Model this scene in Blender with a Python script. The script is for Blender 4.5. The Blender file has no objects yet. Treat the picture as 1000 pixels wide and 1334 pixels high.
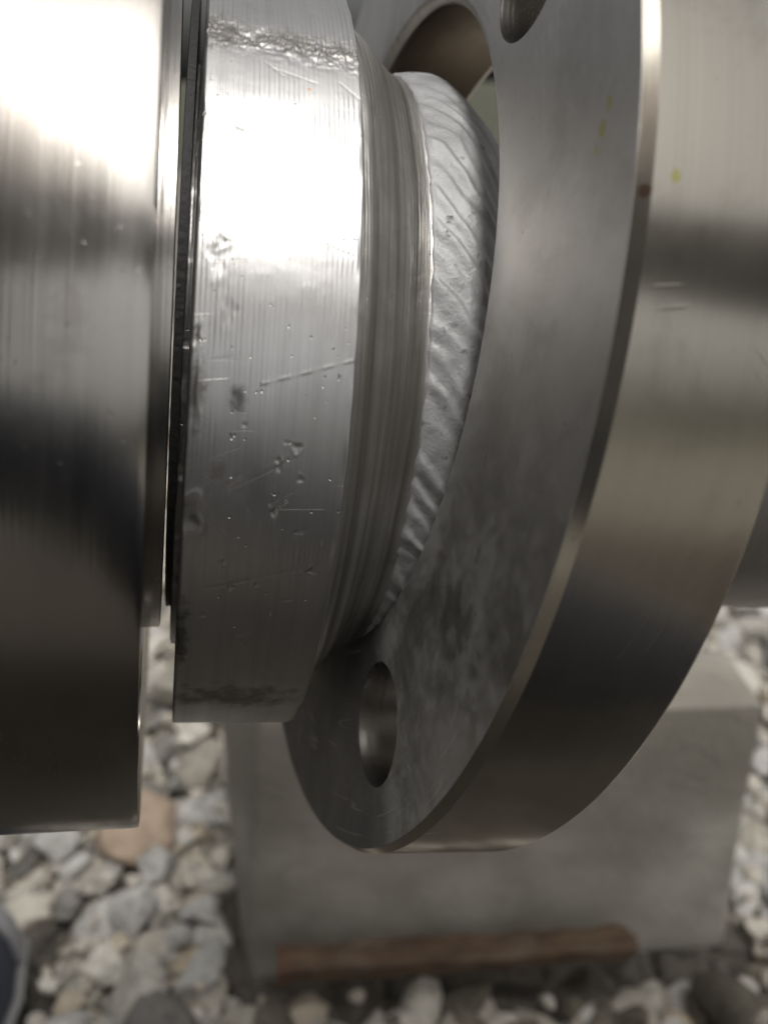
import bpy, bmesh, math, random
import numpy as np
from mathutils import Vector, Matrix, noise
R = math.radians
random.seed(7); rng = np.random.default_rng(11)
scene = bpy.context.scene
C = bpy.context.collection

# ------------------------------------------------------------------ camera
CAM_H = 0.45                       # lens height over the gravel (m)
PITCH = 26.6                       # degrees below horizontal
cd = bpy.data.cameras.new('camera'); cam = bpy.data.objects.new('camera', cd); C.objects.link(cam)
cam.location = (0, 0, CAM_H); cam.rotation_euler = (R(90 - PITCH), 0, 0)
cd.sensor_fit = 'HORIZONTAL'; cd.sensor_width = 3.705; cd.lens = 4.15      # phone camera
cd.clip_start = 0.005; cd.clip_end = 3000
cd.dof.use_dof = True; cd.dof.focus_distance = 0.106; cd.dof.aperture_fstop = 2.6
scene.camera = cam

# ------------------------------------------------------------------ sky, sun, exposure
SUN_EL, SUN_AZ = 68.0, 150.0       # azimuth clockwise from +Y
w = bpy.data.worlds.new('World'); scene.world = w; w.use_nodes = True
nt = w.node_tree; bg = nt.nodes['Background']
sky = nt.nodes.new('ShaderNodeTexSky'); sky.sky_type = 'NISHITA'; sky.sun_disc = False
sky.sun_elevation = R(SUN_EL); sky.sun_rotation = R(SUN_AZ)
sky.air_density = 1.0; sky.dust_density = 7.0; sky.ozone_density = 1.0
hs = nt.nodes.new('ShaderNodeHueSaturation'); hs.inputs['Saturation'].default_value = 0.12
wm = nt.nodes.new('ShaderNodeMix'); wm.data_type = 'RGBA'; wm.blend_type = 'MULTIPLY'; wm.inputs[0].default_value = 1.0; wm.inputs[7].default_value = (1.0, .988, .962, 1)   # warm overcast veil
nt.links.new(sky.outputs[0], hs.inputs['Color']); nt.links.new(hs.outputs[0], wm.inputs[6]); nt.links.new(wm.outputs[2], bg.inputs[0])
bg.inputs[1].default_value = 0.10
sl = bpy.data.lights.new('sun', 'SUN'); sl.energy = 1.05; sl.angle = R(13); sl.color = (1, .96, .9)
sun = bpy.data.objects.new('sun', sl); C.objects.link(sun)
sd = Vector((math.sin(R(SUN_AZ)) * math.cos(R(SUN_EL)), math.cos(R(SUN_AZ)) * math.cos(R(SUN_EL)), math.sin(R(SUN_EL))))
sun.rotation_euler = sd.to_track_quat('Z', 'Y').to_euler(); sun.location = (0, -3, 6)
vs = scene.view_settings
vs.view_transform = 'Standard'; vs.look = 'None'; vs.gamma = 1; vs.use_curve_mapping = False
vs.exposure = 0.18

# ------------------------------------------------------------------ node helpers
class G:
    """tiny wrapper that writes shader graphs"""
    def __init__(s, name):
        s.m = bpy.data.materials.new(name); s.m.use_nodes = True
        s.t = s.m.node_tree; s.b = s.t.nodes['Principled BSDF']
        s.obj = s.t.nodes.new('ShaderNodeTexCoord').outputs['Object']
    def link(s, v, sock):
        if hasattr(v, 'links'): s.t.links.new(v, sock)
        else: sock.default_value = v
    def math(s, op, a, b=0.0, c=0.0, clamp=False):
        n = s.t.nodes.new('ShaderNodeMath'); n.operation = op; n.use_clamp = clamp
        for i, v in enumerate((a, b, c)): s.link(v, n.inputs[i])
        return n.outputs[0]
    def xyz(s):
        n = s.t.nodes.new('ShaderNodeSeparateXYZ'); s.t.links.new(s.obj, n.inputs[0]); return n.outputs
    def vec(s, x, y, z):
        n = s.t.nodes.new('ShaderNodeCombineXYZ')
        for i, v in enumerate((x, y, z)): s.link(v, n.inputs[i])
        return n.outputs[0]
    def noise(s, vec, scale, detail=4, rough=.55, dist=0.0):
        n = s.t.nodes.new('ShaderNodeTexNoise'); s.link(vec, n.inputs['Vector'])
        n.inputs['Scale'].default_value = scale; n.inputs['Detail'].default_value = detail
        n.inputs['Roughness'].default_value = rough; n.inputs['Distortion'].default_value = dist
        return n.outputs[0]
    def voro(s, vec, scale, feature='F1', out=0, rnd=1.0):
        n = s.t.nodes.new('ShaderNodeTexVoronoi'); n.feature = feature; s.link(vec, n.inputs['Vector'])
        n.inputs['Scale'].default_value = scale; n.inputs['Randomness'].default_value = rnd
        return n.outputs[out]
    def ramp(s, v, lo, hi, a=0.0, b=1.0):
        n = s.t.nodes.new('ShaderNodeMapRange'); n.interpolation_type = 'SMOOTHSTEP'
        for i, q in enumerate((v, lo, hi, a, b)): s.link(q, n.inputs[i])
        return n.outputs[0]
    def cramp(s, v, stops, interp='LINEAR'):
        n = s.t.nodes.new('ShaderNodeValToRGB'); s.link(v, n.inputs[0]); e = n.color_ramp; e.interpolation = interp
        while len(e.elements) < len(stops): e.elements.new(.5)
        for k, (p, c) in enumerate(stops): e.elements[k].position = p; e.elements[k].color = (*c, 1)
        return n.outputs[0]
    def mix(s, f, a, b):
        n = s.t.nodes.new('ShaderNodeMix'); n.data_type = 'RGBA'
        s.link(f, n.inputs[0])
        for v, k in ((a, 6), (b, 7)): s.link((*v, 1) if isinstance(v, tuple) and len(v) == 3 else v, n.inputs[k])
        return n.outputs[2]
    def bump(s, h, dist, strength=1.0, prev=None):
        n = s.t.nodes.new('ShaderNodeBump'); n.inputs['Distance'].default_value = dist
        n.inputs['Strength'].default_value = strength; s.link(h, n.inputs['Height'])
        if prev is not None: s.t.links.new(prev, n.inputs['Normal'])
        return n.outputs[0]
    def scratch(s, a, b, turn, scale, thin=.006, gate=.60):
        """thin wandering lines: a stretched noise crossing its middle value, broken up by a second noise"""
        cs, sn = math.cos(R(turn)), math.sin(R(turn))
        u = s.math('ADD', s.math('MULTIPLY', a, cs), s.math('MULTIPLY', b, sn)); v = s.math('SUBTRACT', s.math('MULTIPLY', b, cs), s.math('MULTIPLY', a, sn))
        n = s.noise(s.vec(s.math('MULTIPLY', u, .06), v, turn * .1), scale, 1, .4)
        k = s.ramp(s.math('ABSOLUTE', s.math('SUBTRACT', n, .5)), thin, 0.0)
        return s.math('MULTIPLY', k, s.ramp(s.noise(s.vec(a, b, turn * .37), scale * .35, 2), gate, gate + .08))
    def set(s, **k):
        names = dict(col='Base Color', rough='Roughness', metal='Metallic', nor='Normal', spec='Specular IOR Level', aniso='Anisotropic')
        for a, v in k.items():
            s.link((*v, 1) if isinstance(v, tuple) and len(v) == 3 else v, s.b.inputs[names[a]])
        return s.m

def turned_metal(name, col=(.60, .58, .55), rough=.28, rvar=.12, pitch=.0005, groove=.0, brush=.3,
                 smudge=.3, smudge_scale=40, dark=(.18, .17, .16), stains=(), streak_col=.1, micro=.0, band=None, marks=0.0):
    """lathe-turned steel. Local X is the axis; marks follow the angle round it."""
    g = G(name); x, y, z = g.xyz()
    ang = g.math('ARCTAN2', z, g.math('MULTIPLY', y, -1.0))
    arc = g.math('MULTIPLY', ang, .07)
    st = g.vec(x, g.math('MULTIPLY', arc, .012), 0.0)             # stretched round the axis
    n1 = g.noise(st, 2600, 3, .6)
    n2 = g.noise(st, 600, 4, .6)
    sm = g.noise(g.obj, smudge_scale, 6, .6, .4)
    sm2 = g.noise(g.obj, smudge_scale * 5, 4, .6)
    smk = g.ramp(sm, .42, .68)
    # colour
    c = g.mix(g.math('MULTIPLY', g.ramp(n2, .35, .7), streak_col), col, dark)
    c = g.mix(g.math('MULTIPLY', smk, smudge), c, dark)
    c = g.mix(g.math('MULTIPLY', g.ramp(sm2, .60, .72), smudge * .5), c, dark)
    rg = g.math('ADD', g.math('MULTIPLY', g.math('SUBTRACT', sm, .5), rvar * 2.2), rough)
    rg = g.math('ADD', rg, g.math('MULTIPLY', g.math('SUBTRACT', n2, .5), rvar))
    for (a0, s0, ra, rs, amt, scol) in stains:
        dx = g.math('DIVIDE', g.math('SUBTRACT', ang, R(a0)), R(ra))
        dy = g.math('DIVIDE', g.math('SUBTRACT', x, s0 * .0825), rs * .0825)
        d = g.math('SQRT', g.math('ADD', g.math('MULTIPLY', dx, dx), g.math('MULTIPLY', dy, dy)))
        d = g.math('ADD', d, g.math('MULTIPLY', g.math('SUBTRACT', g.noise(g.obj, 420, 5, .65), .5), 3.2))
        k = g.math('MULTIPLY', g.ramp(d, 1.3, .1), amt)
        c = g.mix(k, c, scol)
        rg = g.math('ADD', rg, g.math('MULTIPLY', k, .22))
    h = g.math('MULTIPLY', n1, brush)
    nor = g.bump(h, .00012, 1.0)
    if groove:
        wob = g.math('MULTIPLY', g.noise(st, 300, 2), .00025)
        sn = g.math('SINE', g.math('MULTIPLY', g.math('ADD', x, wob), 2 * math.pi / pitch))
        am = g.ramp(g.noise(g.vec(x, arc, 0.0), 130, 3), .35, .65, .1, 1.0); am = g.math('MULTIPLY', am, g.ramp(ang, R(8), R(34), .3, 1.9)); sn = g.math('ADD', g.math('MULTIPLY', sn, .8), g.math('MULTIPLY', g.noise(st, 1500, 1), 2.2))
        if band: am = g.math('ADD', am, g.math('MULTIPLY', g.ramp(ang, R(band[0]), R(band[1])), band[2]))
        nor = g.bump(g.math('MULTIPLY', sn, am), groove, 1.0, nor)
    if micro:
        nor = g.bump(g.noise(g.obj, 1500, 5, .65), micro, 1.0, nor)
    if marks:
        k = g.math('MAXIMUM', g.scratch(x, arc, 35, 260), g.math('MAXIMUM', g.scratch(x, arc, -62, 210), g.scratch(x, arc, 8, 300)))
        c = g.mix(g.math('MULTIPLY', k, marks * .4), c, (.72, .71, .69)); nor = g.bump(k, -.00002 * marks, 1.0, nor)
        pk = g.ramp(g.noise(g.obj, 1300, 2, .5), .70, .76)
        c = g.mix(g.math('MULTIPLY', pk, marks * .7), c, dark); nor = g.bump(pk, -.00008 * marks, 1.0, nor)
    rg = g.math('MAXIMUM', rg, .08)
    return g.set(col=c, rough=rg, metal=1.0, nor=nor)

# ------------------------------------------------------------------ object helpers
def tag(o, label=None, cat=None, group=None, kind=None):
    for k, v in (('label', label), ('category', cat), ('group', group), ('kind', kind)):
        if v: o[k] = v
    return o
def empty(name, mat):
    o = bpy.data.objects.new(name, None); C.objects.link(o); o.empty_display_size = .02; o.matrix_world = mat; return o
def mesh_obj(name, verts, faces, mat, parent=None, smooth=30):
    me = bpy.data.meshes.new(name); me.from_pydata(verts, [], faces); me.update()
    if smooth is not None:
        me.shade_smooth(); me.set_sharp_from_angle(angle=R(smooth))
    if mat: me.materials.append(mat)
    o = bpy.data.objects.new(name, me); C.objects.link(o)
    if parent: o.parent = parent
    return o
U = 0.0825                          # radius of the big flanges (m)
def lathe(name, prof, mat, parent, angs=None, closed=False, disp=None, smooth=30, lo=0, hi=360, n=240):
    """prof: (s, r) in units of U along local X. angle 0 = towards -Y, 90 = up."""
    if angs is None: angs = np.radians(np.linspace(0, 360, n, endpoint=False))
    P = np.array(prof, float) * U; A = np.asarray(angs)
    S = np.repeat(P[:, 0][:, None], len(A), 1); Rr = np.repeat(P[:, 1][:, None], len(A), 1)
    AA = np.repeat(A[None, :], len(P), 0)
    if disp is not None:
        ds, dr = disp(S / U, AA, Rr / U); S = S + ds * U; Rr = Rr + dr * U
    V = np.stack([S, -Rr * np.cos(AA), Rr * np.sin(AA)], 2).reshape(-1, 3)
    m, k = len(P), len(A); F = []
    for i in range(m if closed else m - 1):
        i2 = (i + 1) % m
        for j in range(k):
            j2 = (j + 1) % k
            F.append((i * k + j, i * k + j2, i2 * k + j2, i2 * k + j))
    return mesh_obj(name, V.tolist(), F, mat, parent, smooth)
def refine(prof, step):
    out = []
    for (a, b), (c, d) in zip(prof[:-1], prof[1:]):
        L = math.hypot(c - a, d - b); q = max(1, int(L / step))
        out += [(a + (c - a) * t / q, b + (d - b) * t / q) for t in range(q)]
    return out + [prof[-1]]
def frame(center, axis):
    n = Vector(axis).normalized(); z = (Vector((0, 0, 1)) - n.z * n).normalized(); y = z.cross(n)
    M = Matrix((n, y, z)).transposed().to_4x4(); M.translation = Vector(center); return M
def apply_boolean(o, cutters):
    for c in cutters:
        md = o.modifiers.new('cut', 'BOOLEAN'); md.object = c; md.operation = 'DIFFERENCE'; md.solver = 'EXACT'
    dg = bpy.context.evaluated_depsgraph_get(); me = bpy.data.meshes.new_from_object(o.evaluated_get(dg))
    o.modifiers.clear(); o.data = me
    for c in cutters: bpy.data.objects.remove(c)
    me.shade_smooth(); me.set_sharp_from_angle(angle=R(22))
def vnoise(P, f, oct=3):
    return np.array([noise.fractal(Vector(p) * f, 1.0, 2.0, oct) for p in P])

# ------------------------------------------------------------------ ground
def ground_mat():
    g = G('ground_soil'); x, y, z = g.xyz()
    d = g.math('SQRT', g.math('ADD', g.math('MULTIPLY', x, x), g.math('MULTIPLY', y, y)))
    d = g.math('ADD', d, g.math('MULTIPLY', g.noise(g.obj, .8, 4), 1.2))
    cell = g.voro(g.obj, 32, 'F1', 1)
    sep = g.t.nodes.new('ShaderNodeSeparateColor'); g.t.links.new(cell, sep.inputs[0])
    st = g.cramp(sep.outputs[0], [(0, (.22, .20, .17)), (.5, (.38, .36, .31)), (1, (.50, .48, .44))])
    ed = g.voro(g.obj, 32, 'DISTANCE_TO_EDGE', 0)
    st = g.mix(g.ramp(ed, .0, .12), (.05, .045, .04), st)
    gr = g.cramp(g.noise(g.obj, 6, 6, .7), [(.3, (.065, .067, .045)), (.7, (.12, .12, .085))])
    soil = g.cramp(g.noise(g.obj, 220, 6, .7), [(.3, (.035, .03, .025)), (.7, (.13, .115, .095))])  # soil under stones; the bare unseen part is added to darken steel reflections
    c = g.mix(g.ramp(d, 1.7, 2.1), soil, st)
    c = g.mix(g.ramp(d, 5.6, 6.4), c, gr)
    nor = g.bump(g.ramp(ed, 0, .3), .012)
    return g.set(col=c, rough=.9, nor=nor)
v = []; f = []
rings = [0, .5, 1, 2, 4, 8, 20, 60, 200, 800, 1500]; K = 48
for r in rings[1:]:
    v += [(r * math.cos(2 * math.pi * k / K), r * math.sin(2 * math.pi * k / K), 0) for k in range(K)]
v.append((0, 0, 0)); o0 = len(v) - 1
for k in range(K): f.append((o0, k, (k + 1) % K))
for i in range(len(rings) - 2):
    for k in range(K): f.append((i * K + k, (i + 1) * K + k, (i + 1) * K + (k + 1) % K, i * K + (k + 1) % K))
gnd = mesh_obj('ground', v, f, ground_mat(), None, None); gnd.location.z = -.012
tag(gnd, 'pale gravel ground with grass beyond', kind='structure')

# ------------------------------------------------------------------ flange frames (fitted from the photograph)
off = Vector((0, 0, CAM_H))
cM = Vector((-.18794, 1.72381, -.54915)) * U + off; nM = (.97287, .18127, -.14377)
cR = Vector((-.04400, 1.78519, -.50107)) * U + off; nR = (.94786, .22368, -.22700)
FM = frame(cM, nM); FR = frame(cR, nR)

# ------------------------------------------------------------------ left flange
m_left = turned_metal('polished_flange_steel', (.46, .44, .41), .23, .14, marks=.12, brush=.12, smudge=.7, smudge_scale=26, dark=(.28, .25, .23),
                      streak_col=.12)
m_face = turned_metal('faced_steel', (.50, .48, .45), .24, .10, pitch=.0008, groove=.000004, brush=.15, smudge=.3)
yM = Vector(FM.col[1][:3]); nL = (Vector(nM).normalized() + math.tan(R(1.6)) * yM)
FL = frame(cM + Vector(nM).normalized() * (-.0250 * U), nL)
left = empty('bolted_flange', FL)
tag(left, 'polished steel flange disc with narrow raised face, beside the collar across a thin gap', 'flange')
prof = refine([(-.262, .44), (-.2562, .50), (-.2562, .845), (-.2535, .858), (-.2495, .8655), (-.258, .8672), (-.60, .8672), (-.612, .855), (-.612, .60),
               (-.66, .56), (-.95, .47), (-.95, .40), (-.262, .40)], .04)
bd = lathe('flange_disc', prof, m_left, left, closed=True, n=200)
cut = []
for a in (45, 135, 225, 315):
    bm = bmesh.new(); bmesh.ops.create_cone(bm, cap_ends=True, segments=40, radius1=.108 * U, radius2=.108 * U, depth=1.2 * U,
        matrix=Matrix.Translation((-.43 * U, -.67 * U * math.cos(R(a)), .67 * U * math.sin(R(a)))) @ Matrix.Rotation(R(90), 4, 'Y'))
    me = bpy.data.meshes.new('c'); bm.to_mesh(me); bm.free(); co = bpy.data.objects.new('c', me); C.objects.link(co); co.matrix_world = FL.copy(); cut.append(co)
bpy.context.view_layer.update(); apply_boolean(bd, cut)
lathe('raised_face', [(-.262, .40), (-.2265, .405), (-.2255, .41), (-.2255, .578), (-.2275, .5845), (-.2562, .5855), (-.262, .5845)], m_face, left, n=200,
      disp=lambda S, A, Rr: (np.zeros_like(S), .085 * np.sin(A) * (Rr > .5)))

# ------------------------------------------------------------------ collar, neck, weld and pipe: one welded piece
DENTS = [  # angle, s, half-height (deg), half-width (s), depth, raised lip
 (14.5, -.151, .75, .008, .0035, .0), (9.45, -.069, .5, .0075, .0045, .5), (7.9, -.0925, .35, .004, .004, .5), (7.05, -.0897, .6, .0035, .004, .5),
 (5.9, -.061, .4, .005, .0045, .5), (1.9, -.0916, .7, .005, .005, .6), (2.9, -.096, .5, .004, .003, .4), (-.42, -.057, .25, .008, .004, .4), (-5.5, -.032, .45, .008, .006, .5),
 (-7.6, -.1055, .4, .004, .003, .5), (-4.6, -.154, .35, .006, .003, .4), (23.0, -.164, 1.5, .010, .0035, .3), (28.4, -.181, 1.8, .014, .004, .3),
 (30.0, -.178, .7, .009, .003, .6), (-8.1, -.141, .5, .006, .003, .4), (9.9, -.084, .25, .003, .003, .4), (-12.5, -.175, .4, .008, .003, .4),
 (17.8, -.196, .9, .002, .003, .2), (11.5, -.139, .25, .003, .003, .3), (-9.8, -.060, .2, .009, .003, .3), (-15.6, -.120, .5, .012, .004, .3), (-17.5, -.05, .2, .01, .003, .3),
 (20.2, -.2085, 1.0, .011, .010, .3), (13.8, -.208, 3.4, .010, .010, .3), (.9, -.207, 1.9, .017, .013, .5), (-14.9, -.209, 2.6, .010, .010, .3), (-20.9, -.2095, 2.0, .011, .012, .3),
 (-10.5, -.2095, 1.0, .008, .006, .3), (33.0, -.209, 1.5, .005, .004, .3), (44.0, -.2095, 2.5, .006, .005, .3)]
SCR = [  # scratches: angle/s start, end, half-width, depth
 (15.9, -.121, 19.2, -.002, .0016, .0022), (43.9, -.176, 42.4, -.135, .0016, .0028), (-8.4, -.175, -4.4, -.012, .002, .0012), (31.2, -.055, 30.0, -.012, .0012, .0018),
 (52.0, -.030, 49.5, .0, .0012, .002), (53.4, -.13, 51.5, -.105, .0012, .002), (-13.6, -.195, -13.4, -.13, .0012, .0015), (2.5, -.19, -1.5, -.15, .0012, .0012),
 (52.6, -.12, 51.2, -.06, .0014, .0016), (34.5, -.075, 33.0, -.045, .001, .002)]
def rim_disp(S, A, Rr):
    a = np.degrees((A + np.pi) % (2 * np.pi) - np.pi); dr = np.zeros_like(S)
    for (a0, s0, ra, rs, dep, lip) in DENTS:
        q = np.sqrt(((a - a0) / ra) ** 2 + ((S - s0) / rs) ** 2)
        if q.min() > 3: continue
        ph = np.arctan2((a - a0) / ra, (S - s0) / rs); q = q * (1 + .22 * np.sin(3 * ph + a0) + .12 * np.sin(5 * ph + s0 * 90))
        dr -= .22 * dep * np.clip(1 - q ** 2, 0, 1) ** 1.3
        dr += dep * lip * .16 * np.exp(-((q - 1.25) / .22) ** 2) * (np.sin(ph * 1.0 + a0) * .5 + .5)
    for (a0, s0, a1, s1, hw, dep) in SCR:
        k = np.pi / 180 * .69; ux, uy = (s1 - s0), (a1 - a0) * k; L = math.hypot(ux, uy)
        px, py = S - s0, (a - a0) * k; t = (px * ux + py * uy) / L / L
        d = np.abs(px * uy - py * ux) / L
        on = (t > 0) & (t < 1)
        dash = .25 + .75 * (np.sin(t * L * 220 + 1) > -.1) if abs(a0 - 15.9) < .01 else 1.0
        dr += (.30 if abs(a0 - 15.9) < .01 else -.20) * on * dash * dep * np.exp(-(d / hw) ** 2)
    # torn band near the top of the rim
    sel = (a > 50) & (a < 66) & (Rr > .68)
    if sel.any():
        P = np.stack([S[sel] * 60, a[sel] * .55, a[sel] * 0], 1)
        nz = vnoise(P, 1.0, 4); nz2 = vnoise(P * np.array([2.2, 1.6, 1]), 1.0, 2)
        cen = 57.2 + 1.5 * (S[sel] + .1) / .1 * -.4
        wgt = np.exp(-((a[sel] - cen) / 2.3) ** 2)
        dr[sel] += wgt * (nz * .0026 + np.abs(nz2) * -.0026)
    # ragged right-hand arris
    ar = np.exp(-((S - 0.0) / .006) ** 2) * (Rr > .68)
    dr += ar * (-.0004) * (np.sin(a * .43) + np.sin(a * 1.07 + 1) + np.sin(a * .31 + 2 * np.sin(a * .17)) * 1.5)
    return np.zeros_like(S), dr
angs = np.radians(np.concatenate([np.linspace(-50, 76, 760), np.linspace(76, 310, 120)[1:-1]]))
m_rim = turned_metal('turned_collar_steel', (.68, .675, .67), .36, .12, pitch=.00055, groove=.000011, brush=.22, smudge=.22, smudge_scale=45, dark=(.26, .24, .24),
    stains=[(14.2, -.150, 1.3, .012, .75, (.10, .095, .09)), (6.2, -.170, 1.6, .016, .65, (.13, .10, .10)), (5.0, -.140, 1.3, .014, .55, (.13, .10, .10)),
            (13.5, -.206, 5.5, .020, .7, (.10, .09, .09)), (57.5, -.20, 4.5, .035, .7, (.10, .09, .08)), (58.0, -.09, 2.6, .13, .8, (.20, .19, .18)),
            (-31, -.12, 3.5, .10, .6, (.12, .11, .10)), (-17, -.206, 6, .014, .8, (.05, .05, .05)), (43.1, -.158, .5, .022, .6, (.2, .19, .18)), (36.5, -.10, .6, .06, .35, (.3, .3, .3)), (29.0, -.06, .6, .04, .35, (.3, .3, .3)),
            (50.2, -.072, .35, .004, .8, (.45, .22, .07)), (1.0, -.20, 2.4, .02, .6, (.16, .14, .14))],
    streak_col=.2, band=(57, 62, 1.6), marks=.6)
m_neck = turned_metal('neck_steel', (.68, .67, .65), .46, .10, pitch=.0027, groove=.00003, brush=.9, smudge=.35, smudge_scale=60, dark=(.22, .20, .175), streak_col=.85, marks=.4)
stub = empty('welded_stub', FM)
tag(stub, 'scratched steel collar with tapered neck, weld bead and pipe running through the tilted flange', 'pipe stub')
prof = [(-.2225, .42), (-.2225, .545), (-.2205, .55), (-.2125, .552), (-.2115, .56), (-.2115, .688)] + \
       [(-.2108, .6935), (-.209, .6965)] + [(-.209 + .207 * t / 116, .6973) for t in range(1, 116)] + [(-.0018, .6973), (-.0006, .6962), (.0, .694), (.0, .675), (-.004, .655), (-.004, .42)]
lathe('collar', prof, m_rim, stub, angs=angs, closed=True, disp=rim_disp, smooth=50)
g = G('graphite_gasket'); GASKET = g.set(col=(.025, .025, .026), rough=.6, nor=g.bump(g.noise(g.obj, 900, 4), .0003))
lathe('gasket', [(-.221, .43), (-.2330, .43), (-.2335, .435), (-.2335, .556), (-.2325, .560), (-.221, .560)], GASKET, stub, closed=True, n=160,
      disp=lambda S, A, Rr: (np.zeros_like(S), .10 * np.sin(A) * (Rr > .5)))
def neck_off(S, A, Rr):     # neck sits slightly high on the collar
    t = np.clip((S + .004) / .06, 0, 1); up = .022 * t * t * (3 - 2 * t)
    a = np.degrees(A)
    dr = up * np.sin(A) + .0012 * np.sin(a * .23 + S * 40)
    return np.zeros_like(S), dr
prof = refine([(-.003, .655), (.004, .652), (.022, .640), (.054, .606), (.085, .580), (.108, .566), (.126, .5615), (.140, .561)], .0025)
lathe('neck', prof, m_neck, stub, disp=neck_off, n=360, smooth=40)

def weld_mat():
    g = G('weld_metal'); x, y, z = g.xyz()
    n = g.noise(g.obj, 90, 6, .65, .5); n2 = g.noise(g.obj, 500, 4, .6)
    c = g.cramp(n, [(.3, (.33, .33, .335)), (.52, (.50, .505, .515)), (.72, (.60, .605, .615))])
    c = g.mix(g.ramp(n2, .62, .75), c, (.22, .22, .23))
    p = g.math('ADD', g.voro(g.obj, 170, 'F1', 0), g.math('MULTIPLY', g.noise(g.obj, 1100, 3), .30))
    c = g.mix(g.math('MULTIPLY', g.ramp(p, .22, .17), .6), c, (.12, .11, .10))
    nor = g.bump(n2, .00012, .8); nor = g.bump(g.noise(g.obj, 2500, 3), .00006, 1, nor)
    return g.set(col=c, rough=g.math('ADD', .52, g.math('MULTIPLY', n, .20)), metal=.50, nor=nor)
def weld_disp(S, A, Rr):
    a = np.degrees(A); t = np.clip((S - .128) / .22, 0, 1)
    jit = vnoise(np.stack([a.ravel() * .09, S.ravel() * 9, np.zeros(a.size)], 1), 1.0, 2).reshape(a.shape)
    ph = (a + 34 * t ** 1.2 + jit * 2.8) / 4.9
    saw = ph - np.floor(ph)
    env = np.clip(t / .05, 0, 1) * np.clip((1 - t) / .3, 0, 1)
    ampv = .65 + .35 * np.sin(np.floor(ph) * 2.4) + jit * .3
    dr = env * ampv * .0050 * np.where(saw < .70, (.5 - .5 * np.cos(np.pi * saw / .70)) ** 1.2, .5 + .5 * np.cos(np.pi * (saw - .70) / .30))
    fine = vnoise(np.stack([a.ravel() * .5, S.ravel() * 60, np.ones(a.size)], 1), 1.0, 3).reshape(a.shape)
    dr += env * .0006 * fine
    up = .022 * np.sin(A)
    ds = .003 * np.clip(1 - t / .12, 0, 1) * (np.abs(saw - .5) * 2 - .5)
    return ds, dr + up
prof = [(.124, .548), (.128, .558)] + [(.131 + .219 * t / 90, .5635 + .006 * math.sin(math.pi * min(1, t / 55)) - .118 * max(0, (t - 22) / 68) ** 1.55) for t in range(91)] + [(.37, .445)]
lathe('weld_bead', prof, weld_mat(), stub, angs=np.radians(np.concatenate([np.linspace(-60, 120, 900), np.linspace(120, 300, 160)[1:-1]])), disp=weld_disp, smooth=60)
m_pipe = turned_metal('pipe_steel', (.58, .57, .56), .42, .08, brush=.35, smudge=.3, smudge_scale=30, dark=(.2, .19, .18))
def up_off(S, A, Rr): return np.zeros_like(S), .022 * np.sin(A) * np.clip(1.2 - S, 0, 1)
lathe('pipe', refine([(.34, .455), (3.2, .455), (3.2, .40), (.34, .40)], .2), m_pipe, stub, disp=up_off, closed=True, n=200)

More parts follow.
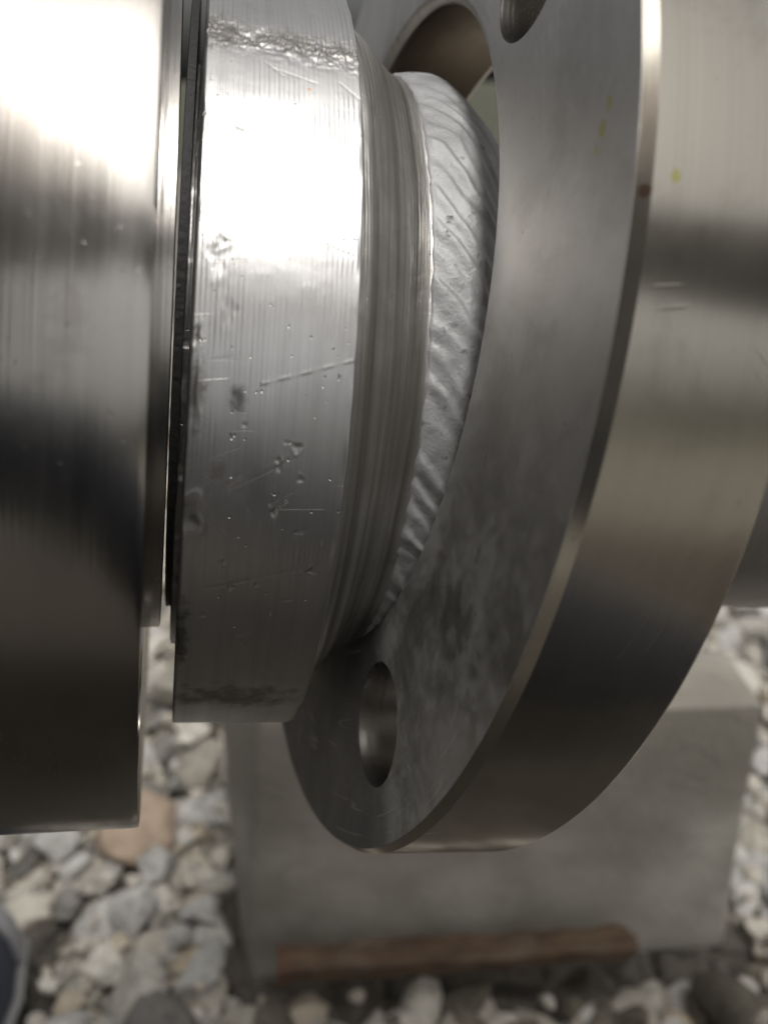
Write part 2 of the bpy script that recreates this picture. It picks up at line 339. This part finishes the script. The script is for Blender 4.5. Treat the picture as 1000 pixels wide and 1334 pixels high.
# ------------------------------------------------------------------ loose flange, tilted on the neck
def face_mat():
    g = G('loose_flange_steel'); x, y, z = g.xyz()
    ang = g.math('ARCTAN2', z, g.math('MULTIPLY', y, -1.0))
    rad = g.math('SQRT', g.math('ADD', g.math('MULTIPLY', y, y), g.math('MULTIPLY', z, z)))
    arc = g.math('MULTIPLY', ang, .07)
    isrim = g.math('GREATER_THAN', rad, .08178)
    st = g.vec(x, g.math('MULTIPLY', arc, .010), 0.0)
    sf = g.vec(g.math('MULTIPLY', arc, .04), rad, 0.0)
    n1 = g.noise(st, 2200, 3, .6); n2 = g.noise(st, 420, 4, .6)
    f1 = g.noise(sf, 1800, 3, .6)
    s1r = g.noise(g.obj, 40, 5, .6)
    crim = g.mix(g.math('MULTIPLY', g.ramp(n2, .35, .7), .14), (.54, .505, .44), (.34, .315, .265))
    crim = g.mix(g.math('MULTIPLY', g.ramp(g.noise(g.obj, 60, 7, .7, .5), .5, .68), .35), crim, (.30, .275, .23))
    crim = g.mix(g.math('MULTIPLY', g.ramp(g.noise(g.obj, 900, 3), .70, .78), .5), crim, (.14, .12, .10))
    rrim = g.math('ADD', .09, g.math('MULTIPLY', s1r, .17))
    # face: dull, stained
    s1 = g.noise(g.obj, 26, 7, .62, .6); s2 = g.noise(g.obj, 75, 7, .65, .3); s3 = g.noise(g.obj, 420, 5, .6)
    cf = g.cramp(s1, [(.25, (.38, .37, .36)), (.5, (.50, .49, .48)), (.75, (.58, .57, .56))])
    low = g.math('MULTIPLY', g.ramp(ang, R(22), R(-22)), g.ramp(ang, R(-44), R(-30)))                     # chalky residue and dark blotches on the lower half
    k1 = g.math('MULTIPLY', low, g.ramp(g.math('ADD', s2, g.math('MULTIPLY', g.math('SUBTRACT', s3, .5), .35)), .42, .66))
    low_dark = g.math('MULTIPLY', g.math('MULTIPLY', g.ramp(ang, R(-10), R(-42)), g.ramp(ang, R(-175), R(-140))), g.ramp(s1, .25, .45, .75, 1.0))  # darker, rougher and less metallic round the lower face
    cf = g.mix(g.math('MULTIPLY', low_dark, .85), cf, (.045, .045, .048))
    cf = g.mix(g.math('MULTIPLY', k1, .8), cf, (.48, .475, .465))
    k2 = g.math('MULTIPLY', low, g.ramp(s2, .50, .30))
    cf = g.mix(g.math('MULTIPLY', k2, .5), cf, (.10, .095, .09))
    cf = g.mix(g.math('MULTIPLY', g.ramp(s3, .64, .72), .5), cf, (.18, .16, .15))
    def spot(a0, q0, q, ra, rq):
        e1 = g.math('DIVIDE', g.math('SUBTRACT', ang, R(a0)), R(ra)); e2 = g.math('DIVIDE', g.math('SUBTRACT', q, q0 * U), rq * U)
        e = g.math('SQRT', g.math('ADD', g.math('MULTIPLY', e1, e1), g.math('MULTIPLY', e2, e2)))
        return g.ramp(g.math('ADD', e, g.math('MULTIPLY', g.math('SUBTRACT', g.noise(g.obj, 700, 3), .5), 3.0)), 1.0, .6)
    for sp_ in ((30.4, .920, 1.0, .007), (32.0, .930, .8, .006), (29.2, .908, .5, .004)):
        cf = g.mix(g.math('MULTIPLY', spot(sp_[0], sp_[1], rad, sp_[2], sp_[3]), .7), cf, (.42, .40, .08))
    crim = g.mix(g.math('MULTIPLY', spot(25.8, .042, x, .5, .006), .7), crim, (.42, .40, .08))
    crim = g.mix(g.math('MULTIPLY', spot(24.6, .010, x, .45, .006), .7), crim, (.20, .09, .04))
    kf = g.math('MAXIMUM', g.scratch(y, z, 20, 190), g.math('MAXIMUM', g.scratch(y, z, 75, 230), g.scratch(rad, arc, 90, 300, .012, .5)))
    cf = g.mix(g.math('MULTIPLY', kf, .3), cf, (.66, .65, .63))
    cf = g.mix(g.math('MULTIPLY', g.ramp(g.noise(g.obj, 60, 7, .7, .4), .45, .7), .35), cf, (.24, .225, .205))
    kr = g.math('MAXIMUM', g.scratch(x, arc, 15, 170), g.math('MAXIMUM', g.scratch(x, arc, 70, 220), g.scratch(x, arc, -40, 200)))
    crim = g.mix(g.math('MULTIPLY', kr, .15), crim, (.66, .64, .58))
    rf = g.math('ADD', .36, g.math('ADD', g.math('MULTIPLY', k1, .22), g.math('MULTIPLY', s3, .12)))
    rf = g.math('ADD', rf, g.math('MULTIPLY', low_dark, .22))
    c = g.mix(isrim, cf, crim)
    mt = g.math('SUBTRACT', .96, g.math('MULTIPLY', g.math('MULTIPLY', low_dark, g.math('SUBTRACT', 1.0, isrim)), .75))
    mt = g.math('SUBTRACT', mt, g.math('MULTIPLY', g.math('MULTIPLY', k1, g.math('SUBTRACT', 1.0, isrim)), .22))
    g.b.inputs['Specular IOR Level'].default_value = .15
    rg = g.math('ADD', g.math('MULTIPLY', isrim, rrim), g.math('MULTIPLY', g.math('SUBTRACT', 1.0, isrim), rf))
    hh = g.math('ADD', g.math('MULTIPLY', isrim, g.math('MULTIPLY', n1, .12)),
                g.math('MULTIPLY', g.math('SUBTRACT', 1.0, isrim), g.math('ADD', g.math('MULTIPLY', f1, .30), g.math('MULTIPLY', s3, .35))))
    nor = g.bump(hh, .00012); nor = g.bump(g.math('MAXIMUM', g.math('MULTIPLY', kf, g.math('SUBTRACT', 1.0, isrim)), g.math('MULTIPLY', kr, isrim)), -.000010, 1.0, nor)
    return g.set(col=c, rough=rg, metal=mt, nor=nor)
loose = empty('loose_flange', FR)
tag(loose, 'thick drilled steel flange hanging tilted round the pipe neck, above the concrete block', 'flange')
br = .622; LIP = .022
prof = [(.030, br)] + [(LIP * (1 - math.sin(R(q))), br + LIP * (1 - math.cos(R(q)))) for q in range(15, 91, 15)]
prof += refine([(0, br + LIP), (0, .9910)], .05)[1:] + [(.0155, 1.0)] + refine([(.0155, 1.0), (.226, 1.0)], .03)[1:]
prof += [(.2295, .9985), (.232, .995)] + refine([(.232, .995), (.232, br + .02)], .06)[1:] + [(.226, br + .006), (.215, br)]
def bore_off(S, A, Rr):
    wgt = np.clip((.86 - Rr) / (.86 - br), 0, 1) ** 1.5
    return np.zeros_like(S), .025 * wgt * np.cos(A - R(90))
fb = lathe('flange_body', prof, face_mat(), loose, closed=True, disp=bore_off, n=420)
cut = []
for k in range(4):
    a, hr = ((-38.8, .794), (56.8, .800), (141.4, .786), (231.4, .786))[k]
    bm = bmesh.new(); bmesh.ops.create_cone(bm, cap_ends=True, segments=64, radius1=.105 * U, radius2=.105 * U, depth=.5 * U,
        matrix=Matrix.Translation((.116 * U, -hr * U * math.cos(R(a)), hr * U * math.sin(R(a)))) @ Matrix.Rotation(R(90), 4, 'Y'))
    me = bpy.data.meshes.new('c'); bm.to_mesh(me); bm.free(); co = bpy.data.objects.new('c', me); C.objects.link(co); co.matrix_world = FR.copy(); cut.append(co)
bpy.context.view_layer.update(); apply_boolean(fb, cut)
fb.data.materials.append(turned_metal('drilled_hole_steel', (.58, .56, .54), .26, .1, brush=.4, smudge=.3, smudge_scale=80))
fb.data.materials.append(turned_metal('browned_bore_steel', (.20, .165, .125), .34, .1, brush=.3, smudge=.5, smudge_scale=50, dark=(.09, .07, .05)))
print('mats', [m.name for m in fb.data.materials])
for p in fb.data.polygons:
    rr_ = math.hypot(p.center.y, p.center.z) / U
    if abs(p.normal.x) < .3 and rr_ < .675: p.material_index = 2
    elif abs(p.normal.x) < .05 and .66 < rr_ < .92: p.material_index = 1

# ------------------------------------------------------------------ concrete block
def concrete_mat():
    g = G('concrete')
    n = g.noise(g.obj, 14, 6, .6, .3); n2 = g.noise(g.obj, 160, 5, .6); n3 = g.noise(g.obj, 5, 3)
    c = g.cramp(n, [(.25, (.21, .197, .17)), (.5, (.33, .31, .275)), (.75, (.45, .43, .39))])
    c = g.mix(g.math('MULTIPLY', g.ramp(n2, .55, .7), .3), c, (.2, .19, .17))
    c = g.mix(g.math('MULTIPLY', g.ramp(n3, .45, .6), .55), c, (.15, .135, .11))
    pit = g.voro(g.obj, 120, 'F1', 0)
    nor = g.bump(g.ramp(pit, .05, .2), .0015, .6); nor = g.bump(n2, .0012, .6, nor)
    return g.set(col=c, rough=.88, nor=nor)
def block():
    z1 = .178
    front = [(-.079, .3205), (.196, .342)]
    v = [(-.0790, .3205, -.03), (.204, .344, -.03), (.190, .342, .170), (-.060, .321, z1),      # front face
         (-.1000, .405, -.03), (-.0955, .402, z1), (.202, .392, -.03), (.189, .388, .170)]        # back face
    f = [(0, 1, 2, 3), (4, 0, 3, 5), (1, 6, 7, 2), (6, 4, 5, 7), (3, 2, 7, 5), (0, 4, 6, 1)]
    bm = bmesh.new(); vs_ = [bm.verts.new(p) for p in v]
    for q in f: bm.faces.new([vs_[i] for i in q])
    bmesh.ops.recalc_face_normals(bm, faces=bm.faces)
    bmesh.ops.bevel(bm, geom=list(bm.edges), offset=.003, segments=2, affect='EDGES', profile=.6)
    bmesh.ops.triangulate(bm, faces=bm.faces); bmesh.ops.subdivide_edges(bm, edges=bm.edges, cuts=6, use_grid_fill=True)
    for q in bm.verts:
        p = q.co; q.co = p + Vector((noise.noise(p * 45), noise.noise(p * 45 + Vector((9, 0, 0))), noise.noise(p * 45 + Vector((0, 9, 0))))) * .0016
    me = bpy.data.meshes.new('concrete_block'); bm.to_mesh(me); bm.free(); me.shade_smooth(); me.set_sharp_from_angle(angle=R(40)); me.materials.append(concrete_mat())
    o = bpy.data.objects.new('concrete_block', me); C.objects.link(o)
    return tag(o, 'weathered grey concrete block standing in the gravel under the tilted flange', 'block')
block()

# ------------------------------------------------------------------ rusty batten at the foot of the block
def batten():
    g = G('rusty_brown'); x, y, z = g.xyz()
    n = g.noise(g.vec(g.math('MULTIPLY', x, .25), y, z), 120, 6, .65); n2 = g.noise(g.obj, 45, 5, .6)
    c = g.cramp(n, [(.3, (.03, .019, .012)), (.5, (.075, .045, .026)), (.7, (.125, .08, .048))])
    c = g.mix(g.math('MULTIPLY', g.ramp(x, -.085, -.10), .8), c, (.09, .042, .022))
    c = g.mix(g.math('MULTIPLY', g.ramp(n2, .5, .66), .4), c, (.12, .095, .07))
    m = g.set(col=c, rough=.85, nor=g.bump(n, .001, .8))
    bm = bmesh.new(); L = .196; N = 40; ring = []
    for i in range(N + 1):
        t = i / N; xx = (t - .5) * L; e = min(1, max(0, (1 - t) / .06)); hs_ = .0062 * (.35 + .65 * e ** .5); hw = .0078 * (.3 + .7 * e ** .5)
        r_ = []
        for k in range(12):
            q = 2 * math.pi * k / 12; cx, cz = math.cos(q), math.sin(q)
            sx = abs(cx) ** .25 * (1 if cx > 0 else -1); sz = abs(cz) ** .25 * (1 if cz > 0 else -1)
            p = Vector((xx, sx * hw, sz * hs_)); p += Vector((0, 1, 1)) * noise.noise(p * 60) * .0016
            r_.append(bm.verts.new(p))
        ring.append(r_)
    for i in range(N):
        for k in range(12): bm.faces.new((ring[i][k], ring[i][(k + 1) % 12], ring[i + 1][(k + 1) % 12], ring[i + 1][k]))
    bm.faces.new(ring[0][::-1]); bm.faces.new(ring[-1])
    bmesh.ops.recalc_face_normals(bm, faces=bm.faces)
    me = bpy.data.meshes.new('wooden_batten'); bm.to_mesh(me); bm.free(); me.shade_smooth(); me.set_sharp_from_angle(angle=R(40)); me.materials.append(m)
    o = bpy.data.objects.new('wooden_batten', me); C.objects.link(o); o.location = (.041, .3095, .027); o.rotation_euler = (0, 0, R(4))
    return tag(o, 'rust-brown batten lying on the gravel along the foot of the concrete block', 'batten')
batten()

# ------------------------------------------------------------------ gravel
def stone_mat(name, col):
    g = G(name)
    oi = g.t.nodes.new('ShaderNodeObjectInfo').outputs['Random']; ge = g.t.nodes.new('ShaderNodeNewGeometry').outputs['Random Per Island']
    r = g.math('FRACT', g.math('ADD', g.math('MULTIPLY', oi, 7.31), ge))
    base = g.mix(r, tuple(q * .78 for q in col), tuple(min(.75, q * 1.2) for q in col))
    n = g.noise(g.obj, 2.6, 6, .62, .4); n2 = g.noise(g.obj, 14, 4)
    c = g.mix(g.math('MULTIPLY', g.ramp(n, .42, .66), .65), base, tuple(q * .42 for q in col))
    c = g.mix(g.math('MULTIPLY', g.ramp(n2, .55, .75), .2), c, tuple(min(.7, q * 1.35) for q in col))
    return g.set(col=c, rough=.9, nor=g.bump(n, .0025, .7))
def bed_mat():
    g = G('gravel_bed'); r = g.t.nodes.new('ShaderNodeNewGeometry').outputs['Random Per Island']
    base = g.cramp(r, [(0, (.18, .165, .14)), (.16, (.42, .39, .34)), (.34, (.54, .51, .45)), (.52, (.37, .34, .28)), (.66, (.56, .535, .49)), (.78, (.48, .40, .30)), (.88, (.30, .285, .26)), (.95, (.47, .455, .43))])
    n = g.noise(g.obj, 120, 6, .62, .4)
    return g.set(col=g.mix(g.math('MULTIPLY', g.ramp(n, .45, .7), .45), base, (.20, .18, .145)), rough=.9, nor=g.bump(n, .0025, .7))
SM = bed_mat()
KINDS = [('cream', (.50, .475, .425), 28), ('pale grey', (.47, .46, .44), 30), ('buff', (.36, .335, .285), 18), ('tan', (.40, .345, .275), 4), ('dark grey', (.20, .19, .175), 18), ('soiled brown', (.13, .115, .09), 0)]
KMAT = {k: stone_mat(k.replace(' ', '_') + '_stone', c) for k, c, w_ in KINDS}
def rock(seed, sub=3):
    rr = random.Random(seed); bm = bmesh.new(); bmesh.ops.create_icosphere(bm, subdivisions=sub, radius=1)
    planes = []
    for _ in range(15):
        d = Vector((rr.gauss(0, 1), rr.gauss(0, 1), rr.gauss(0, 1))).normalized(); planes.append((d, rr.uniform(.46, .82)))
    sc = Vector((rr.uniform(1.0, 1.55), rr.uniform(.75, 1.15), rr.uniform(.5, .85)))
    for q in bm.verts:
        p = q.co.copy()
        for d, h in planes:
            e = p.dot(d) - h
            if e > 0: p -= d * e * .98
        p += p.normalized() * noise.fractal(p * 2.2 + Vector((seed * 3.1, 0, 0)), 1, 2, 3) * .055
        q.co = Vector((p.x * sc.x, p.y * sc.y, p.z * sc.z))
    return bm
rocks = []
for k in range(16):
    bm = rock(k); me = bpy.data.meshes.new('stone'); bm.to_mesh(me); bm.free(); me.shade_smooth(); me.set_sharp_from_angle(angle=R(28)); rocks.append(me)
KROCK = {}
for k, m in KMAT.items():
    KROCK[k] = []
    for me in rocks:
        c_ = me.copy(); c_.materials.append(m); KROCK[k].append(c_)
low = []
for k in range(10):
    bm = rock(100 + k, 2); low.append((np.array([q.co[:] for q in bm.verts]), np.array([[q.index for q in f_.verts] for f_ in bm.faces]))); bm.free()
def seen(x, y, z):                 # does the photograph show this spot of gravel?
    th = R(PITCH); dz = z - CAM_H
    fw = y * math.cos(th) - dz * math.sin(th); dn = -y * math.sin(th) - dz * math.cos(th)
    if fw <= .05: return False
    px = 500 + 1120 * x / fw; py = 667 + 1120 * dn / fw
    if not (-45 < px < 1045 and py < 1390): return False
    return (px < 205 and py > 1045) or (170 < px < 235 and py > 780) or (220 <= px < 335 and py > 900) or py > 1235 or (px > 915 and 770 < py < 885) or (px > 925 and py > 940)
GROUP = 'gravel stones round the block'
def stone_label(kind, rad, x, y):
    size = 'small' if rad < .0165 else 'chunky' if rad < .022 else 'large'
    if y > .41 and x > 0: place = 'on the ground behind the concrete block'
    elif y < .345 and x > -.06: place = 'on the ground in front of the rust-brown batten'
    elif x > .19: place = 'beyond the batten end of the concrete block'
    elif x > -.135: place = 'close against the left side of the concrete block'
    elif y < .39: place = 'lying between the shoe and the concrete block'
    elif y < .52: place = 'beside the broad tan stone under the polished flange'
    else: place = 'far back below the gap between flange and collar'
    return f'{size} {kind} gravel stone {place}'
cands = []                                  # x, y, radius, height, may be an individual
def layer(x0, x1, y0, y1, step, r0, r1, z0, z1, keep=1.0, solo=True):
    y = y0
    while y < y1:
        x = x0 + random.uniform(0, step)
        while x < x1:
            if random.random() < keep: cands.append((x + random.uniform(-.35, .35) * step, y + random.uniform(-.35, .35) * step, random.uniform(r0, r1), random.uniform(z0, z1), solo))
            x += step
        y += step * .9
layer(-.95, 1.25, .95, 1.75, .042, .020, .034, -.010, .002, 1, False)        # far
layer(-.75, 1.05, .25, .95, .022, .013, .020, -.016, -.008, 1, False)        # bottom of the bed
layer(-.75, 1.05, .26, .95, .028, .010, .021, -.006, .004, .92)              # middle
layer(-.55, .75, .265, .95, .042, .012, .027, .006, .014, .75)
layer(-.45, .60, .26, .80, .016, .003, .008, .000, .012, .7, False)             # grit and chips                # stones on top
inblock = lambda x, y: -.10 < x < .215 and .308 < y < .405
inbat = lambda x, y: -.085 < x < .18 and .262 < y < .335
big = (-.167, .415)
V_, F_, nv, cnt = [], [], 0, 0
for (x, y, rad, z, solo) in cands:
    if inblock(x, y): continue
    top = z > .005
    if (x - big[0]) ** 2 + (y - big[1]) ** 2 < .034 ** 2 and top: continue
    if -.32 < x < -.19 and .03 < y < .365: continue         # the shoe stands here
    if inbat(x, y):
        if top: continue
        rad = min(rad, .016); z = min(z, -.006)
    if solo and seen(x, y, z) and cnt < 295:
        shade_tone = y < .40 - .5 * abs(x - .10) + random.uniform(-.03, .03) and x > -.10  # shade before the block and batten is put into the stone colour
        kind = 'soiled brown' if shade_tone else random.choices([k[0] for k in KINDS], [k[2] for k in KINDS])[0]
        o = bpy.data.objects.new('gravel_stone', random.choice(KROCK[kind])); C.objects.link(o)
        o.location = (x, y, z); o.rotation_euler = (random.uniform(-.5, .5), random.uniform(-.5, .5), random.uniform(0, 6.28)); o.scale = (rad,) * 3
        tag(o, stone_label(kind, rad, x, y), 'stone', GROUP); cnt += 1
    else:
        vv, ff = random.choice(low); q = random.uniform(0, 6.28); t = random.uniform(-.5, .5); cq, sq = math.cos(q), math.sin(q); ct, s2 = math.cos(t), math.sin(t)
        M_ = np.array([[cq, -sq, 0], [sq, cq, 0], [0, 0, 1]]) @ np.array([[1, 0, 0], [0, ct, -s2], [0, s2, ct]])
        V_.append(vv @ M_.T * rad + np.array([x, y, z])); F_.append(ff + nv); nv += len(vv)
print('stones', cnt, 'others', len(F_))
gv = mesh_obj('gravel', np.concatenate(V_).tolist(), np.concatenate(F_).tolist(), SM, None, 28)
tag(gv, 'loose gravel bed spreading over the ground', 'gravel', kind='stuff')
# one broad tan stone lies on top
bm = rock(61, 4); me = bpy.data.meshes.new('broad_stone'); bm.to_mesh(me); bm.free(); me.shade_smooth(); me.set_sharp_from_angle(angle=R(30))
me.materials.append(stone_mat('pinkish_stone', (.45, .345, .26)))
o = bpy.data.objects.new('broad_stone', me); C.objects.link(o); o.location = (big[0], big[1], .012); o.scale = (.034, .034, .024); o.rotation_euler = (.1, 0, .5)
tag(o, 'broad flat pinkish-tan stone, the largest of the gravel', 'stone')

# ------------------------------------------------------------------ the photographer: kneels behind the lens, one shoe reaches into the picture
def cloth(name, col, scale=900):
    g = G(name); n = g.noise(g.obj, 12, 4); n2 = g.noise(g.obj, scale, 2)
    c = g.mix(g.math('MULTIPLY', g.ramp(n, .35, .7), .3), col, tuple(q * .6 for q in col))
    return g.set(col=c, rough=.9, nor=g.bump(n2, .0006, .6))
def skin_mat():
    g = G('skin'); n = g.noise(g.obj, 60, 4)
    return g.set(col=g.mix(n, (.46, .28, .19), (.40, .22, .15)), rough=.55)
M_JACKET, M_TROUSER, M_SKIN = cloth('grey_jacket', (.17, .165, .16)), cloth('navy_cloth', (.036, .040, .058)), skin_mat()
J, E_, RAD, ZONE = [], [], [], []
def jt(p, r, zone, par=None):
    J.append(p); RAD.append(r); ZONE.append(zone)
    if par is not None: E_.append((par, len(J) - 1))
    return len(J) - 1
HX = -.005
pel = jt((-.13, -.52, .46), .150, 1)
wai = jt((-.125, -.48, .58), .135, 0, pel); che = jt((-.08, -.39, .78), .155, 0, wai); upc = jt((-.045, -.325, .89), .130, 0, che)
nek = jt((HX - .005, -.285, .955), .058, 2, upc); hd = jt((HX, -.235, 1.03), .078, 2, nek); hd2 = jt((HX, -.21, 1.085), .080, 2, hd); hd3 = jt((HX, -.215, 1.135), .060, 2, hd2)
def arm(side, elbow, wrist, palm, fdir, spread):
    sh = jt((-.055 + side * .185, -.340, .850), .070, 0, upc); el = jt(elbow, .050, 0, sh)
    mid = jt(tuple((a + b) / 2 for a, b in zip(elbow, wrist)), .046, 0, el); wr = jt(wrist, .030, 2, mid); pm = jt(palm, .034, 2, wr)
    fd = Vector(fdir).normalized(); sp_ = Vector(spread).normalized(); dn_ = Vector((0, 0, -1))
    for k, (o_, ln) in enumerate(((-.030, .062), (-.010, .074), (.010, .078), (.030, .070))):
        b0 = Vector(palm) + fd * .030 + sp_ * o_; f1 = jt(tuple(b0), .010, 2, pm)
        f2 = jt(tuple(b0 + fd * ln * .55 + dn_ * .008), .009, 2, f1); jt(tuple(b0 + fd * ln + dn_ * .030), .008, 2, f2)
    t0 = Vector(palm) - sp_ * .038 - fd * .008; q1 = jt(tuple(t0), .012, 2, pm); jt(tuple(t0 - sp_ * .022 + fd * .04 + dn_ * .01), .010, 2, q1)
arm(-1, (-.37, -.12, .64), (-.31, .01, .600), (-.29, .07, .590), (.2, 1, -.35), (1, -.2, 0))
arm(1, (.30, -.13, .60), (.275, .06, .475), (.26, .11, .452), (-.2, 1, -.25), (-1, -.2, 0))
hl = jt((-.225, -.47, .47), .105, 1, pel); kl = jt((-.270, .03, .50), .068, 1, hl); cl = jt((-.272, .085, .32), .062, 1, kl); al = jt((-.255, .125, .105), .045, 1, cl)
hr_ = jt((-.02, -.44, .43), .105, 1, pel); kr = jt((.25, -.07, .090), .075, 1, hr_); cr_ = jt((.245, -.28, .090), .062, 1, kr); ar_ = jt((.23, -.48, .075), .042, 1, cr_); fr_ = jt((.23, -.52, .045), .035, 1, ar_)
me = bpy.data.meshes.new('person'); me.from_pydata(J, E_, []); me.update()
tmp = bpy.data.objects.new('tmp', me); C.objects.link(tmp)
md = tmp.modifiers.new('skin', 'SKIN'); md.use_smooth_shade = True
for i, sv in enumerate(me.skin_vertices[0].data): sv.radius = (RAD[i], RAD[i] * (.78 if ZONE[i] == 0 and i in (1, 2, 3) else 1)); sv.use_root = (i == 0)
sb = tmp.modifiers.new('sub', 'SUBSURF'); sb.levels = 2; sb.render_levels = 2
dg = bpy.context.evaluated_depsgraph_get(); body = bpy.data.meshes.new_from_object(tmp.evaluated_get(dg)); bpy.data.objects.remove(tmp)
for m in (M_JACKET, M_TROUSER, M_SKIN): body.materials.append(m)
Ja = np.array(J); Ea = np.array(E_)
for p in body.polygons:
    c_ = np.array(p.center); a_ = Ja[Ea[:, 0]]; b_ = Ja[Ea[:, 1]]; ab = b_ - a_
    t_ = np.clip(((c_ - a_) * ab).sum(1) / (ab * ab).sum(1), 0, 1); d_ = np.linalg.norm(a_ + ab * t_[:, None] - c_, axis=1) ; k_ = int(d_.argmin())
    p.material_index = ZONE[Ea[k_][0]] if t_[k_] < .6 else ZONE[Ea[k_][1]]
    p.use_smooth = True
person = empty('person', Matrix.Translation((-.1, -.3, 0)))
tag(person, 'person kneeling on one knee in grey jacket and navy trousers, shoe tip on the gravel', 'person')
def adopt(o): o.parent = person; o.matrix_parent_inverse = Matrix.Translation((.1, .3, 0)); return o
bo = bpy.data.objects.new('body', body); C.objects.link(bo); adopt(bo)
def blob(name, loc, sc, mat, rot=(0, 0, 0), sub=3, amp=.04, f=18):
    bm = bmesh.new(); bmesh.ops.create_icosphere(bm, subdivisions=sub, radius=1)
    for q in bm.verts: q.co = q.co * (1 + amp * noise.noise(q.co * f * .15))
    M_ = Matrix.LocRotScale(Vector(loc), None, Vector(sc)); bm.transform(M_)
    me = bpy.data.meshes.new(name); bm.to_mesh(me); bm.free(); me.shade_smooth(); me.materials.append(mat)
    o = bpy.data.objects.new(name, me); C.objects.link(o); return adopt(o)
M_HAIR = cloth('dark_hair', (.02, .017, .015), 1500)
blob('hair', (HX, -.235, 1.125), (.088, .098, .078), M_HAIR, amp=.12, f=40)
blob('nose', (HX, -.128, 1.065), (.014, .020, .020), M_SKIN)
for sx in (-1, 1):
    blob('ear', (HX + sx * .084, -.225, 1.07), (.010, .020, .030), M_SKIN); blob('eye', (HX + sx * .030, -.140, 1.088), (.012, .010, .007), M_HAIR)
blob('mouth', (HX, -.142, 1.030), (.024, .010, .006), cloth('lip', (.30, .12, .10)))
def shoe(name, heel, toe, lift=0.0):
    """upper, sole and grey toe cap lofted along the foot"""
    h, t = Vector(heel), Vector(toe); d = (t - h).normalized(); sd_ = Vector((d.y, -d.x, 0)).normalized(); L = (t - h).length
    st = [(0, .030, .055), (.06, .036, .085), (.2, .037, .098), (.35, .037, .090), (.5, .043, .072), (.65, .050, .058), (.8, .050, .047), (.92, .040, .038), (1.0, .014, .022)]
    def loft(sec, z0, rows, mat, nm, par):
        V, F = [], []; K_ = 20
        for (u, wd, ht) in sec:
            c_ = h + d * L * u
            for k in range(K_):
                q = 2 * math.pi * k / K_; cx, cz = math.cos(q), math.sin(q)
                V.append(tuple(c_ + sd_ * (abs(cx) ** .8 * (1 if cx > 0 else -1)) * wd + Vector((0, 0, z0 + (ht * max(0, cz) ** .8 if cz > 0 else -.004 * abs(cz))))))
        for i in range(len(sec) - 1):
            for k in range(K_): F.append((i * K_ + k, i * K_ + (k + 1) % K_, (i + 1) * K_ + (k + 1) % K_, (i + 1) * K_ + k))
        F.append(tuple(range(K_))[::-1]); F.append(tuple((len(sec) - 1) * K_ + k for k in range(K_)))
        o = mesh_obj(nm, V, F, mat, None, 50); 
        if par is None: return adopt(o)
        o.parent = par; return o
    up = loft(st, .022, 0, M_TROUSER, name, None)
    loft([(u * 1.01 - .005, wd + .004, .0) for u, wd, ht in st], .018, 0, cloth('sole_rubber', (.20, .20, .20)), 'sole', up)
    for o_ in up.children: o_.scale = (1, 1, 1)
    cap = loft([(u, wd + .0018, ht + .0018) for u, wd, ht in [(.87, .0455, .042)] + st[-2:]], .0225, 0, cloth('grey_toe', (.30, .30, .31)), 'toe_cap', up)
    return up
shoe('shoe', (-.246, .060, 0), (-.243, .346, 0))
shoe('shoe', (.23, -.58, 0), (.23, -.42, 0))
